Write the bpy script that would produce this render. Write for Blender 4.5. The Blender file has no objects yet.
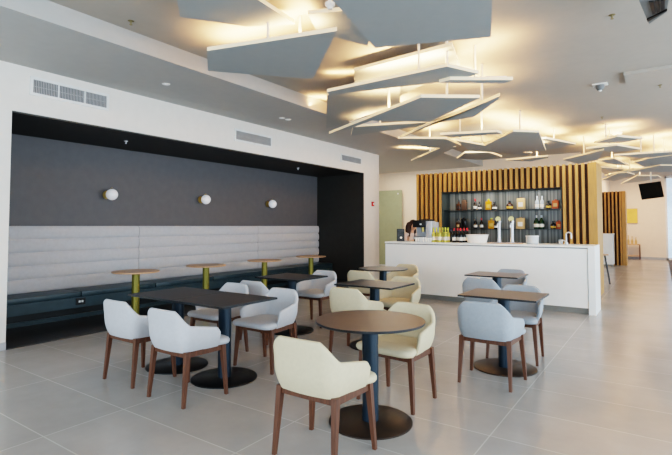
import bpy, bmesh, math, random
from mathutils import Vector, Matrix
random.seed(7)
C = bpy.context.scene.collection
PI = math.pi

# ------------------------------------------------------------------ camera model (metres, camera at the origin, Y along the left wall)
F, H = 471.0, 1.43
YAW, TILT = math.atan2(326, 471), math.radians(2.3)
CY = 226 - F * math.tan(TILT)
def ray(px, py):
    u = (px - 336) / F; v = (CY - py) / F
    fh = (-math.sin(YAW), math.cos(YAW)); r = (math.cos(YAW), math.sin(YAW))
    c, s = math.cos(TILT), math.sin(TILT)
    fw = (fh[0]*c, fh[1]*c, s); up = (-fh[0]*s, -fh[1]*s, c)
    return Vector([fw[i] + v*up[i] + u*(r[i] if i < 2 else 0) for i in range(3)])
def atz(px, py, z):
    d = ray(px, py); t = (z - H) / d.z
    return Vector((d.x*t, d.y*t, z))

# ------------------------------------------------------------------ materials
def lin(c):
    return tuple(((x/12.92) if x <= .04045 else ((x+.055)/1.055)**2.4) for x in c)
def mat(name, col, rough=.5, metal=0, var=.06, scale=8, bump=0, bscale=60, spec=.5, emit=None, estr=0, trans=0, coat=0, stretch=None, alpha=1):
    m = bpy.data.materials.new(name); m.use_nodes = True
    nt = m.node_tree; b = nt.nodes['Principled BSDF']
    b.inputs['Roughness'].default_value = rough; b.inputs['Metallic'].default_value = metal
    b.inputs['Specular IOR Level'].default_value = spec
    c = lin(col)
    tc = nt.nodes.new('ShaderNodeTexCoord')
    vec = tc.outputs['Object']
    if stretch:
        mp = nt.nodes.new('ShaderNodeMapping'); mp.inputs['Scale'].default_value = stretch
        nt.links.new(vec, mp.inputs['Vector']); vec = mp.outputs['Vector']
    n = nt.nodes.new('ShaderNodeTexNoise'); n.inputs['Scale'].default_value = scale; n.inputs['Detail'].default_value = 4
    nt.links.new(vec, n.inputs['Vector'])
    r = nt.nodes.new('ShaderNodeValToRGB')
    r.color_ramp.elements[0].position = .3; r.color_ramp.elements[1].position = .7
    r.color_ramp.elements[0].color = (*[max(0, x*(1-var)) for x in c], 1)
    r.color_ramp.elements[1].color = (*[min(1, x*(1+var)) for x in c], 1)
    nt.links.new(n.outputs['Fac'], r.inputs['Fac']); nt.links.new(r.outputs['Color'], b.inputs['Base Color'])
    if bump:
        n2 = nt.nodes.new('ShaderNodeTexNoise'); n2.inputs['Scale'].default_value = bscale
        nt.links.new(vec, n2.inputs['Vector'])
        bp = nt.nodes.new('ShaderNodeBump'); bp.inputs['Strength'].default_value = bump; bp.inputs['Distance'].default_value = .01
        nt.links.new(n2.outputs['Fac'], bp.inputs['Height']); nt.links.new(bp.outputs['Normal'], b.inputs['Normal'])
    if emit:
        b.inputs['Emission Color'].default_value = (*lin(emit), 1); b.inputs['Emission Strength'].default_value = estr
    if trans: b.inputs['Transmission Weight'].default_value = trans
    if coat: b.inputs['Coat Weight'].default_value = coat
    if alpha < 1: b.inputs['Alpha'].default_value = alpha
    return m

def tile_mat(name, col, col2, grout, w, h, off, rough, gw, var=.5):
    m = bpy.data.materials.new(name); m.use_nodes = True
    nt = m.node_tree; b = nt.nodes['Principled BSDF']
    g = nt.nodes.new('ShaderNodeNewGeometry')
    mp = nt.nodes.new('ShaderNodeMapping'); mp.inputs['Location'].default_value = (off[0], off[1], 0)
    nt.links.new(g.outputs['Position'], mp.inputs['Vector'])
    br = nt.nodes.new('ShaderNodeTexBrick'); br.offset = 0; br.squash = 1
    br.inputs['Scale'].default_value = 1; br.inputs['Mortar Size'].default_value = gw; br.inputs['Mortar Smooth'].default_value = .4
    br.inputs['Brick Width'].default_value = w; br.inputs['Row Height'].default_value = h
    br.inputs['Color1'].default_value = (*lin(col), 1); br.inputs['Color2'].default_value = (*lin(col2), 1); br.inputs['Mortar'].default_value = (*lin(grout), 1)
    nt.links.new(mp.outputs['Vector'], br.inputs['Vector'])
    n = nt.nodes.new('ShaderNodeTexNoise'); n.inputs['Scale'].default_value = 1.3; n.inputs['Detail'].default_value = 8; n.inputs['Roughness'].default_value = .65
    nt.links.new(g.outputs['Position'], n.inputs['Vector'])
    mr = nt.nodes.new('ShaderNodeMapRange'); mr.inputs[1].default_value = .15; mr.inputs[2].default_value = .85
    mr.inputs[3].default_value = 1-.16*var; mr.inputs[4].default_value = 1+.16*var
    nt.links.new(n.outputs['Fac'], mr.inputs[0])
    vm = nt.nodes.new('ShaderNodeVectorMath'); vm.operation = 'SCALE'
    nt.links.new(br.outputs['Color'], vm.inputs[0]); nt.links.new(mr.outputs[0], vm.inputs['Scale'])
    nt.links.new(vm.outputs['Vector'], b.inputs['Base Color'])
    m2 = nt.nodes.new('ShaderNodeMapRange'); m2.inputs[1].default_value = .1; m2.inputs[2].default_value = .9
    m2.inputs[3].default_value = rough-.02; m2.inputs[4].default_value = rough+.04
    nt.links.new(n.outputs['Fac'], m2.inputs[0]); nt.links.new(m2.outputs[0], b.inputs['Roughness'])
    return m

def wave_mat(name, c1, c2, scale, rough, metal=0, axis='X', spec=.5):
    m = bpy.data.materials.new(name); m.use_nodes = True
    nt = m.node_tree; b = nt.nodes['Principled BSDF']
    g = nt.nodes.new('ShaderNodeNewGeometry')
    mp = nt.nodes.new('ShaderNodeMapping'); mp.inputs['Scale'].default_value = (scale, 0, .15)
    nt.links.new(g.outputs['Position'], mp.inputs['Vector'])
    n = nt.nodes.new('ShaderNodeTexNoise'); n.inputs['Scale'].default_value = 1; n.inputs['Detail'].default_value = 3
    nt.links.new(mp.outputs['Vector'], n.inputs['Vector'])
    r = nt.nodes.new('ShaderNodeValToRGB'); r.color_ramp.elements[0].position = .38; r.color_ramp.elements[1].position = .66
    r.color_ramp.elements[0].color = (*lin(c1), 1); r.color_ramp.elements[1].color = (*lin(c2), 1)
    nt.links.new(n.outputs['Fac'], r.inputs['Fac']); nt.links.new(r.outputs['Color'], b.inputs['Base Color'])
    b.inputs['Roughness'].default_value = rough; b.inputs['Metallic'].default_value = metal; b.inputs['Specular IOR Level'].default_value = spec
    return m

M = dict(
    wall=mat('white_plaster', (.90, .88, .85), .8, var=.02, bump=.05),
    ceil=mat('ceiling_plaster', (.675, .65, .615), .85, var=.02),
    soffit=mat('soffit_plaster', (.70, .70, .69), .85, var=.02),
    charcoal=mat('charcoal_paint', (.37, .37, .38), .6, var=.05),
    black=mat('black_paint', (.19, .19, .18), .55, var=.08),
    endwall=mat('cream_plaster', (.93, .87, .80), .8, var=.02),
    floor=tile_mat('stone_tile', (.66, .645, .63), (.64, .63, .615), (.745, .735, .72), 1.245, .58, (1.0, -1.55, 0), .22, .005, 1.1),
    dtile=tile_mat('black_tile', (.19, .19, .195), (.21, .21, .215), (.33, .33, .32), .6, .6, (.31, 0, 0), .35, .006, .9),
    carpet=mat('dark_carpet', (.36, .36, .38), .9, var=.1),
    base=mat('grey_skirting', (.68, .69, .70), .4),
    uphol=mat('light_grey_upholstery', (.75, .755, .77), .85, var=.04, scale=20, bump=.1, bscale=250),
    teal=mat('dark_teal_leather', (.18, .26, .29), .38, var=.12),
    vent=mat('vent_white', (.90, .90, .89), .5), ventdark=mat('vent_dark', (.33, .33, .34), .6),
    slot=mat('grille_slat', (.69, .69, .69), .5),
    fab_w=mat('pale_grey_fabric', (.74, .745, .76), .85, var=.03, scale=40, bump=.12, bscale=400),
    fab_c=mat('cream_fabric', (.80, .75, .635), .85, var=.03, scale=40, bump=.12, bscale=400),
    fab_g=mat('blue_grey_fabric', (.62, .65, .68), .85, var=.04, scale=40, bump=.12, bscale=400),
    walnut=mat('walnut', (.355, .22, .15), .45, var=.25, scale=14, stretch=(6, 6, .6)),
    top=mat('dark_laminate', (.38, .31, .265), .34, var=.05, spec=.6),
    topk=mat('black_laminate', (.20, .19, .19), .36, var=.05, spec=.5),
    topd=mat('charcoal_brown_laminate', (.285, .265, .255), .33, var=.05, spec=.55),
    edge=mat('black_edge', (.10, .12, .14), .3),
    steel=mat('dark_blue_steel', (.12, .19, .24), .28, metal=.3, var=.05),
    disc=mat('bronze_steel', (.22, .18, .155), .38, metal=.3, var=.05),
    disck=mat('black_steel', (.085, .09, .095), .35, metal=.2, var=.05),
    oak=mat('light_oak', (.80, .64, .50), .45, var=.12, scale=10, stretch=(1, 8, 1)),
    brass=mat('olive_brass', (.50, .47, .21), .4, metal=.5, var=.05),
    gold=mat('brass', (.74, .66, .42), .28, metal=1, var=.03), oldbrass=mat('old_brass', (.55, .50, .36), .45, metal=.5),
    opal=mat('opal_glass', (.93, .93, .95), .15, var=.01, emit=(1, 1, 1), estr=.12),
    slat=mat('oak_slat', (.74, .55, .30), .5, var=.14, scale=6, stretch=(8, 8, .5)),
    slatback=mat('dark_backing', (.27, .17, .09), .7),
    niche=wave_mat('ribbed_mirror_painted_reflection', (.27, .28, .265), (.60, .60, .575), 17, .3, .1),  # vertical ribs and mirrored slats painted in as lighter stripes
    nicheside=mat('niche_dark', (.20, .23, .225), .5),
    shelf=mat('dark_shelf', (.16, .18, .18), .3),
    white=mat('white_solid_surface', (.96, .965, .955), .3, var=.01),
    kick=mat('grey_plinth', (.55, .55, .53), .4),
    panel=mat('panel_grey', (.62, .645, .65), .6, var=.02),
    paneledge_glow=mat('panel_edge_painted_glow', (.96, .89, .77), .5, var=.01, emit=(1, .85, .62), estr=.16),  # warm tint and faint emission stand in for strip light catching the board edges
    rod=mat('rod_white', (.93, .91, .86), .4),
    steelw=mat('brushed_steel', (.82, .83, .85), .35, metal=.5, var=.04),
    dark=mat('black_plastic', (.06, .06, .065), .4),
    screen=mat('tv_screen', (.03, .04, .035), .12, var=.2),
    greenglass=mat('green_frosted_glass', (.60, .63, .53), .22, var=.03),
    skin=mat('skin', (.86, .67, .56), .5, var=.03), hair=mat('brown_hair', (.22, .12, .07), .5, var=.4, scale=30, stretch=(6, 6, .5)),
    blouse=mat('pale_blouse', (.88, .80, .76), .8), trouser=mat('dark_trousers', (.12, .12, .14), .8), eye=mat('eye_dark', (.08, .06, .05), .3),
    yellowart=mat('yellow_canvas', (.93, .78, .40), .7, var=.12, scale=3), red=mat('red_plastic', (.75, .08, .08), .4),
    grey=mat('mid_grey', (.42, .43, .43), .5), whitep=mat('white_plastic', (.92, .92, .91), .4),
)

# ------------------------------------------------------------------ mesh helpers
def bm_new(): return bmesh.new()
def box(bm, x0, x1, y0, y1, z0, z1, bev=0):
    r = bmesh.ops.create_cube(bm, size=1)
    bmesh.ops.scale(bm, vec=(x1-x0, y1-y0, z1-z0), verts=r['verts'])
    bmesh.ops.translate(bm, vec=((x0+x1)/2, (y0+y1)/2, (z0+z1)/2), verts=r['verts'])
    if bev:
        es = list({e for v in r['verts'] for e in v.link_edges})
        bmesh.ops.bevel(bm, geom=es, offset=bev, segments=2, affect='EDGES', profile=.6)
def lathe(bm, prof, c=(0, 0, 0), n=32):
    """closed surface of revolution about z through c; prof = [(r,z),...] bottom to top"""
    rings = []
    for r, z in prof:
        if r < 1e-5: rings.append([bm.verts.new((c[0], c[1], c[2]+z))])
        else: rings.append([bm.verts.new((c[0]+r*math.cos(2*PI*k/n), c[1]+r*math.sin(2*PI*k/n), c[2]+z)) for k in range(n)])
    for a, b in zip(rings, rings[1:]):
        for k in range(n):
            k2 = (k+1) % n
            if len(a) == 1 and len(b) == 1: continue
            if len(a) == 1: bm.faces.new((a[0], b[k2], b[k]))
            elif len(b) == 1: bm.faces.new((a[k], a[k2], b[0]))
            else: bm.faces.new((a[k], a[k2], b[k2], b[k]))
    if len(rings[0]) > 1: bm.faces.new(rings[0][::-1])
    if len(rings[-1]) > 1: bm.faces.new(rings[-1])
def tube(bm, pts, radii, n=12):
    pts = [Vector(p) for p in pts]; rings = []
    if not isinstance(radii, (list, tuple)): radii = [radii]*len(pts)
    for i, p in enumerate(pts):
        t = (pts[min(i+1, len(pts)-1)] - pts[max(i-1, 0)]).normalized()
        a = Vector((0, 0, 1)) if abs(t.z) < .9 else Vector((1, 0, 0))
        u = t.cross(a).normalized(); v = t.cross(u)
        rings.append([bm.verts.new(p + radii[i]*(u*math.cos(2*PI*k/n) + v*math.sin(2*PI*k/n))) for k in range(n)])
    for a, b in zip(rings, rings[1:]):
        for k in range(n): bm.faces.new((a[k], a[(k+1) % n], b[(k+1) % n], b[k]))
    bm.faces.new(rings[0][::-1]); bm.faces.new(rings[-1])
def bar(bm, p0, p1, w0, w1, up=None):
    """square tapered bar"""
    p0, p1 = Vector(p0), Vector(p1)
    vs = []
    for p, w in ((p0, w0), (p1, w1)):
        vs.append([bm.verts.new(p + Vector((sx*w/2, sy*w/2, 0))) for sx, sy in ((-1, -1), (1, -1), (1, 1), (-1, 1))])
    a, b = vs
    for k in range(4): bm.faces.new((a[k], a[(k+1) % 4], b[(k+1) % 4], b[k]))
    bm.faces.new(a[::-1]); bm.faces.new(b)
def prism(bm, pts, z0, z1):
    a = [bm.verts.new((p[0], p[1], z0)) for p in pts]; b = [bm.verts.new((p[0], p[1], z1)) for p in pts]
    n = len(pts)
    for k in range(n): bm.faces.new((a[k], a[(k+1) % n], b[(k+1) % n], b[k]))
    bm.faces.new(a[::-1]); bm.faces.new(b)
def obj(name, bm, m, parent=None, smooth=False, loc=None):
    bmesh.ops.recalc_face_normals(bm, faces=bm.faces[:])
    me = bpy.data.meshes.new(name); bm.to_mesh(me); bm.free()
    for x in (m if isinstance(m, (list, tuple)) else [m]): me.materials.append(x)
    if smooth:
        me.polygons.foreach_set('use_smooth', [True]*len(me.polygons))
        try: me.set_sharp_from_angle(angle=math.radians(smooth if smooth is not True else 40))
        except Exception: pass
    o = bpy.data.objects.new(name, me); C.objects.link(o)
    if parent is not None: o.parent = parent
    if loc: o.location = loc
    return o
def tag(o, label, cat, group=None, kind=None):
    o['label'] = label; o['category'] = cat
    if group: o['group'] = group
    if kind: o['kind'] = kind
    return o
def thing(name, label, cat, loc=(0, 0, 0), rz=0, group=None):
    o = bpy.data.objects.new(name, None); C.objects.link(o)
    o.location = loc; o.rotation_euler = (0, 0, rz); o.empty_display_size = .1
    return tag(o, label, cat, group)
def kids(o): return [c for c in C.objects if c.parent == o]
def dup(root, loc, rz, label, group=None):
    r = root.copy(); C.objects.link(r); r.location = loc; r.rotation_euler = (0, 0, rz); r['label'] = label
    if group: r['group'] = group
    for ch in kids(root):
        c = ch.copy(); C.objects.link(c); c.parent = r
        for g in kids(ch):
            d = g.copy(); C.objects.link(d); d.parent = c
    return r
def struct(name, bm, m, label=None, cat=None, parent=None):
    o = obj(name, bm, m, parent)
    if parent is None:
        o['kind'] = 'structure'
        if label: o['label'] = label; o['category'] = cat
    return o
def sbox(name, x0, x1, y0, y1, z0, z1, m, label, cat):
    bm = bm_new(); box(bm, x0, x1, y0, y1, z0, z1); return struct(name, bm, m, label, cat)
def P(name, m, parent, fn, smooth=False):
    bm = bm_new(); fn(bm); return obj(name, bm, m, parent, smooth)

# ------------------------------------------------------------------ the setting
WX = -6.27
sbox('floor', -9.2, 4.5, -4.5, 24.6, -.12, 0, M['floor'], 'pale grey stone tile floor of large rectangular tiles', 'floor')
sbox('trim_1', -7.95, WX+.005, 2.35, 10.3, 0, .006, M['dtile'], 'black tiled strip of floor inside the dark alcove', 'floor')
sbox('trim_2', .17, .78, 11.5, 24.25, 0, .006, M['carpet'], 'dark grey floor strip along the far right edge', 'floor')
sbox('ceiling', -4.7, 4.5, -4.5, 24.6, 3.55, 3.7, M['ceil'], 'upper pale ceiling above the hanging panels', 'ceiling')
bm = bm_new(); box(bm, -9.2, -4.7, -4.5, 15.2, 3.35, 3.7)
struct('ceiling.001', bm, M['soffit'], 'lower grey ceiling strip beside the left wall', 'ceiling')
sbox('trim_3', -.39, 4.5, 7.53, 8.1, 3.505, 3.56, M['ceil'], 'shallow ceiling beam at the upper right', 'beam')
bm = bm_new()
box(bm, -8.1, WX, -4.5, 2.35, 0, 3.36); box(bm, -8.1, WX, 10.3, 11.1, 0, 3.36); box(bm, -8.1, WX, 2.35, 10.3, 2.785, 3.36)
struct('wall_left', bm, M['wall'], 'white left wall around the dark seating alcove', 'wall')
bm = bm_new(); box(bm, -8.1, -7.74, 2.35, 10.3, 0, 2.79)
struct('wall_alcove', bm, M['charcoal'], 'charcoal back wall of the alcove behind the long bench', 'wall')
bm = bm_new(); box(bm, -7.95, WX+.003, 10.28, 10.31, 0, 2.785)
struct('wall_alcove_end', bm, M['black'], 'black side wall at the far end of the alcove', 'wall')
bm = bm_new(); box(bm, -7.95, WX-.004, 2.33, 2.354, 0, 2.785)
struct('wall_alcove_near', bm, M['black'], 'black side wall at the near end of the alcove', 'wall')
bm = bm_new(); box(bm, -7.95, WX+.003, 2.35, 10.3, 2.77, 2.79)
struct('ceiling.002', bm, M['black'], 'black ceiling of the seating alcove', 'ceiling')
bm = bm_new(); box(bm, -9.2, -1.9, 15.1, 15.3, 0, 3.7)
struct('wall_back', bm, M['endwall'], 'beige back wall beyond the bar', 'wall')
sbox('wall_corridor', -2.05, -1.9, 15.3, 24.6, 0, 3.7, M['endwall'], 'cream corridor wall hidden behind the slatted screens', 'wall')
sbox('wall_passage', -9.2, -9.0, 11.1, 15.2, 0, 3.7, M['wall'], 'white passage wall behind the left wall', 'wall')
sbox('wall_end', -1.95, .12, 24.3, 24.5, 0, 3.7, M['endwall'], 'cream wall at the far end of the corridor', 'wall')
bm = bm_new(); box(bm, WX, WX+.012, -4.5, 2.35, 0, .09); struct('baseboard_left', bm, M['base'], 'grey skirting at the foot of the left wall', 'skirting')
bm = bm_new(); box(bm, -1.9, .12, 24.28, 24.3, 0, .1); struct('baseboard_end', bm, M['base'], 'grey skirting at the far end wall', 'skirting')
# end window beside the far wall
w = bm_new()
for x in (.12, 1.2, 2.3): box(w, x, x+.07, 24.3, 24.4, 0, 3.55)
box(w, .12, 2.37, 24.3, 24.4, 3.45, 3.55); box(w, .12, 2.37, 24.3, 24.4, 0, .08)
wf = struct('window_1', w, M['whitep'], 'tall window at the far right end', 'window')
P('pane', mat('window_glass', (.9, .95, 1), .05, trans=1), wf, lambda b: box(b, .19, 2.3, 24.34, 24.355, .08, 3.45))

# air grilles on the left wall
def grille(y0, y1, z0, z1, n, label):
    t = thing('air_vent', label, 'vent', (WX, (y0+y1)/2, z0), 0, 'air grilles above the alcove')
    L = (y1-y0)/2; h = z1-z0
    def fr(b):
        f = .034
        box(b, 0, .02, -L, L, 0, f); box(b, 0, .02, -L, L, h-f, h); box(b, 0, .02, -L, -L+f, f, h-f); box(b, 0, .02, L-f, L, f, h-f)
        for k in range(1, n): box(b, 0, .018, -L+2*L*k/n-.008, -L+2*L*k/n+.008, f, h-f)
    P('frame', M['vent'], t, fr)
    P('backing', M['ventdark'], t, lambda b: box(b, .001, .004, -L+.02, L-.02, .02, h-.02))
    def lv(b):
        k = 0; y = -L+.03
        while y < L-.03:
            box(b, .004, .014, y, y+.008, .028, h-.028); y += .019
        box(b, .004, .010, -L+.03, L-.03, h*.5-.003, h*.5+.003)
    P('louvres', M['slot'], t, lv)
grille(2.53, 3.52, 3.02, 3.25, 3, 'white air grille above the alcove, nearest the camera and largest')
grille(5.85, 6.83, 2.955, 3.18, 1, 'white air grille above the middle of the alcove')
grille(9.24, 10.18, 2.965, 3.165, 1, 'white air grille at the far end of the alcove, smallest in view')

# red fire alarm on white wall
t = thing('fire_alarm', 'small red fire alarm on the white wall end beside the alcove', 'fire alarm', (WX-.004, 10.74, 1.92))
P('housing', M['red'], t, lambda b: box(b, 0, .04, -.045, .045, .03, .15, .008))
P('strobe', M['whitep'], t, lambda b: box(b, .04, .05, -.025, .025, .07, .11, .004))

# small ceiling fittings
def sprinkler(x, y, z, label, m='whitep', group='ceiling sprinklers'):
    t = thing('sprinkler', label, 'sprinkler', (x, y, z), 0, group)
    m = 'oldbrass' if m == 'gold' else m
    P('escutcheon', M[m], t, lambda b: lathe(b, [(0, -.01), (.024, -.01), (.032, -.004), (.032, 0), (0, 0)], n=20), True)
    P('nozzle', M['oldbrass' if m == 'oldbrass' else 'steelw'], t, lambda b: lathe(b, [(0, -.045), (.016, -.045), (.016, -.041), (.006, -.037), (.008, -.022), (.008, -.01), (0, -.01)], n=12), True)
p = atz(126, 141, 2.77); sprinkler(p.x, p.y, 2.77, 'small sprinkler on the alcove ceiling above the first globe lamp')
p = atz(298, 168, 2.77); sprinkler(p.x, p.y, 2.77, 'small sprinkler on the alcove ceiling near its far end')
p = atz(612, 15, 3.55); sprinkler(p.x, p.y, 3.554, 'brass sprinkler on the ceiling at upper right', 'gold')
p = atz(602, 117, 3.55); sprinkler(p.x, p.y, 3.554, 'small dark sprinkler on the ceiling above the bar end', 'gold')
p = atz(660, 85, 3.55); sprinkler(p.x, p.y, 3.554, 'tiny sprinkler on the ceiling near the right edge', 'gold')
p = atz(131, 21, 3.55); sprinkler(p.x, p.y, 3.554, 'brass sprinkler on the ceiling at upper left', 'gold')
for (px, py, lab) in ((166, 84, 'round downlight in the grey ceiling strip, nearest the first grille'), (282, 118, 'round downlight in the grey ceiling strip, second from the camera'), (288, 119.5, 'round downlight in the grey ceiling strip, close behind the second')):
    p = atz(px, py, 3.35)
    t = thing('downlight', lab, 'downlight', (p.x, p.y, 3.35), 0, 'recessed downlights')
    P('trim_ring', M['whitep'], t, lambda b: lathe(b, [(0, -.006), (.05, -.006), (.055, 0), (0, 0)], n=24), True)
    P('lens', M['opal'], t, lambda b: lathe(b, [(0, -.009), (.03, -.009), (.032, -.006), (0, -.006)], n=20), True)
p = atz(330, 6, 3.38)
t = thing('smoke_detector', 'white detector hanging from the ceiling beside the largest panel', 'detector', (p.x, p.y, 3.55))
P('mount', M['whitep'], t, lambda b: lathe(b, [(0, -.13), (.018, -.13), (.018, -.02), (.05, -.02), (.05, 0), (0, 0)], n=20), True)
P('sensor', M['whitep'], t, lambda b: lathe(b, [(0, -.20), (.02, -.20), (.026, -.18), (.045, -.165), (.045, -.145), (.02, -.13), (0, -.13)], n=20), True)
p = atz(600, 84, 3.55)
t = thing('ceiling_camera', 'white ceiling camera on a square plate at upper right', 'camera', (p.x, p.y, 3.55))
P('plate', M['whitep'], t, lambda b: box(b, -.10, .10, -.075, .075, -.02, 0, .008))
P('body', M['grey'], t, lambda b: lathe(b, [(0, -.10), (.04, -.092), (.058, -.06), (.062, -.02), (0, -.02)], n=24), True)
P('lens', M['whitep'], t, lambda b: lathe(b, [(0, -.112), (.018, -.11), (.024, -.095), (0, -.09)], n=16), True)
# hanging unit upper right
pl = [atz(x, y, 3.2) for x, y in ((649, 24), (666.5, 12), (669, -6), (641, -6))]
ux = Vector((-.105, 4.35)); 
t = thing('ceiling_speaker', 'dark grey hanging ceiling unit with black grille at top right corner', 'speaker', (0, 0, 0))
quad = [(pl[0].x, pl[0].y), (pl[1].x, pl[1].y), (.085, 4.42), (-.11, 4.35)]
P('housing', M['grey'], t, lambda b: prism(b, quad, 3.2, 3.46))
def lerp(a, b, k): return (a[0]+(b[0]-a[0])*k, a[1]+(b[1]-a[1])*k)
def inq(u, v): return lerp(lerp(quad[0], quad[1], u), lerp(quad[3], quad[2], u), v)
P('grille', M['dark'], t, lambda b: [prism(b, [inq(.32+.2*k, .34), inq(.47+.2*k, .34), inq(.47+.2*k, .95), inq(.32+.2*k, .95)], 3.19, 3.2) for k in range(3)])
P('lens_slot', M['dark'], t, lambda b: prism(b, [inq(.0, .16), inq(1, .16), inq(1, .25), inq(.0, .25)], 3.188, 3.2))
P('bracket', M['dark'], t, lambda b: box(b, -.05, .03, 4.65, 4.85, 3.46, 3.55))

# ------------------------------------------------------------------ bench in the alcove
t = thing('banquette_bench', 'long bench in the dark alcove with tall channelled light grey back', 'bench', (0, 0, 0))
ys = [2.38, 3.68, 4.95, 6.22, 7.5, 8.77, 10.26]
for a, b_ in zip(ys, ys[1:]):
    P('seat_cushion', M['teal'], t, lambda b: box(b, -7.735, -7.2, a+.004, b_-.004, .365, .45, .018), 40)
P('seat_base', M['teal'], t, lambda b: box(b, -7.735, -7.22, 2.38, 10.26, .21, .365))
P('plinth', mat('dark_plinth', (.09, .12, .13), .3), t, lambda b: box(b, -7.735, -7.5, 2.38, 10.26, .006, .21))
P('plinth_skirting', mat('teal_skirting', (.2, .27, .29), .3), t, lambda b: box(b, -7.5, -7.485, 2.38, 10.26, .006, .07))
def channel(y0, y1):
    bm = bm_new(); z0, z1, n = .45, 1.43, 5
    prof = []
    for k in range(n):
        for j in range(9):
            a = j/8
            z = z0 + (z1-z0)*(k+a)/n
            lean = 0
            prof.append((-7.68 + lean + .03*math.sin(PI*a)**.4 - .01, z))
    prof += [(-7.735, z1), (-7.735, z0)]
    A = [bm.verts.new((x, y0, z)) for x, z in prof]; B = [bm.verts.new((x, y1, z)) for x, z in prof]
    for k in range(len(prof)):
        k2 = (k+1) % len(prof); bm.faces.new((A[k], A[k2], B[k2], B[k]))
    bm.faces.new(A); bm.faces.new(B[::-1])
    return bm
for a, b_ in ((2.38, 4.91), (4.92, 7.915), (7.925, 10.26)):
    obj('backrest', channel(a, b_), M['uphol'], t, 50)
so = thing('power_socket', 'small black power socket with white outlet on the bench front', 'socket', (-7.22, 3.68, .30))
P('plate', M['dark'], so, lambda b: box(b, 0, .012, -.07, .07, -.05, .05, .004))
P('outlet', M['whitep'], so, lambda b: [box(b, .012, .018, -.035+.04*k, -.005+.04*k, -.015, .015, .003) for k in range(2)])

# globe wall lamps
def sconce(y, z, label):
    t = thing('wall_lamp', label, 'wall lamp', (-7.742, y, z), 0, 'globe wall lamps')
    def rot(b): bmesh.ops.rotate(b, verts=b.verts[:], cent=(0, 0, 0), matrix=Matrix.Rotation(PI/2, 3, 'Y'))
    P('backplate', M['gold'], t, lambda b: (lathe(b, [(0, 0), (.07, 0), (.07, .015), (.02, .025), (0, .025)], n=28), rot(b)), True)
    P('arm', M['gold'], t, lambda b: (lathe(b, [(0, .02), (.014, .02), (.014, .07), (.04, .08), (.045, .10), (0, .10)], n=20), rot(b)), True)
    P('clip', M['gold'], t, lambda b: tube(b, [(.105, .0, .06), (.12, 0, .105), (.17, 0, .115)], .006, 8), True)
    def sph(b):
        r = bmesh.ops.create_uvsphere(b, u_segments=28, v_segments=18, radius=.095)
        bmesh.ops.translate(b, vec=(.165, 0, 0), verts=r['verts'])
    P('globe', M['opal'], t, sph, True)
sconce(4.344, 1.957, 'white globe wall lamp nearest the camera on the charcoal wall')
sconce(6.325, 1.964, 'white globe wall lamp in the middle of the charcoal wall')
sconce(8.31, 1.951, 'white globe wall lamp at the far end of the charcoal wall')

# ------------------------------------------------------------------ chairs
def chair_shell():
    bm = bm_new()
    # plan path (local, facing +Y), half: back centre -> front right
    pts = []
    r = .10; yb = -.24; xs = .248
    n1 = 14
    for k in range(n1): pts.append(Vector(((xs-r)*k/n1, yb - .012*(1-(k/n1)**2))))
    for k in range(11):
        a = -PI/2 + (PI/2)*k/10
        pts.append(Vector((xs-r + r*math.cos(a), yb+r + r*math.sin(a))))
    y0 = yb+r
    for k in range(1, 13):
        q = k/12; pts.append(Vector((xs + .026*q, y0 + (.118-y0)*q)))
    s = [0]
    for a, b in zip(pts, pts[1:]): s.append(s[-1] + (b-a).length)
    S = s[-1]
    full = [(-1, i) for i in range(len(pts)-1, 0, -1)] + [(1, i) for i in range(len(pts))]
    def top(sv):
        if sv < .15: z = .758 - .002*(sv/.15)**2
        elif sv < .285:
            q = (sv-.15)/.135; q = q*q*(3-2*q)*.5+q*.5; z = .756*(1-q) + .632*q
        else: z = .632 - .05*((sv-.285)/(S-.285))
        d = S - sv; R = .035
        if d < R: z -= R - math.sqrt(max(0, R*R-(R-d)**2))
        return z
    rings = []
    th = .038
    for sg, i in full:
        p = pts[i]; a = pts[max(i-1, 0)]; b = pts[min(i+1, len(pts)-1)]
        tn = (b-a).normalized(); nrm = Vector((tn.y, -tn.x))
        if i == 0: nrm = Vector((0, -1))
        sv = s[i]; zt = top(sv); zb = .418
        backness = max(0, -nrm.y)
        ends = min(1, (S-sv)/.03); thk = th*(.45+.55*math.sqrt(max(0, 1-(1-ends)**2)))
        ring = []
        def off(z):
            q = (z-.425)/.33
            return -.03*(1-min(1, q*2.6))**2 + .03*q*(.3+.7*backness)
        nz = 9
        for j in range(nz):
            z = zb + (zt-thk/2-zb)*j/(nz-1)
            ring.append((p.x+nrm.x*off(z), p.y+nrm.y*off(z), z))
        o = off(zt)
        for j in range(1, 6):
            an = PI*j/6
            d = thk/2*math.cos(an)-thk/2
            ring.append((p.x+nrm.x*(o+d), p.y+nrm.y*(o+d), zt-thk/2+thk/2*math.sin(an)))
        for j in range(nz-1, -1, -1):
            z = zb + (zt-thk/2-zb)*j/(nz-1)
            ring.append((p.x+nrm.x*(off(z)-thk), p.y+nrm.y*(off(z)-thk), z))
        rings.append([bm.verts.new((sg*x, y, z)) for x, y, z in ring])
    for a, b in zip(rings, rings[1:]):
        n = len(a)
        for k in range(n): bm.faces.new((a[k], a[(k+1) % n], b[(k+1) % n], b[k]))
    bm.faces.new(rings[0]); bm.faces.new(rings[-1][::-1])
    return bm
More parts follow.
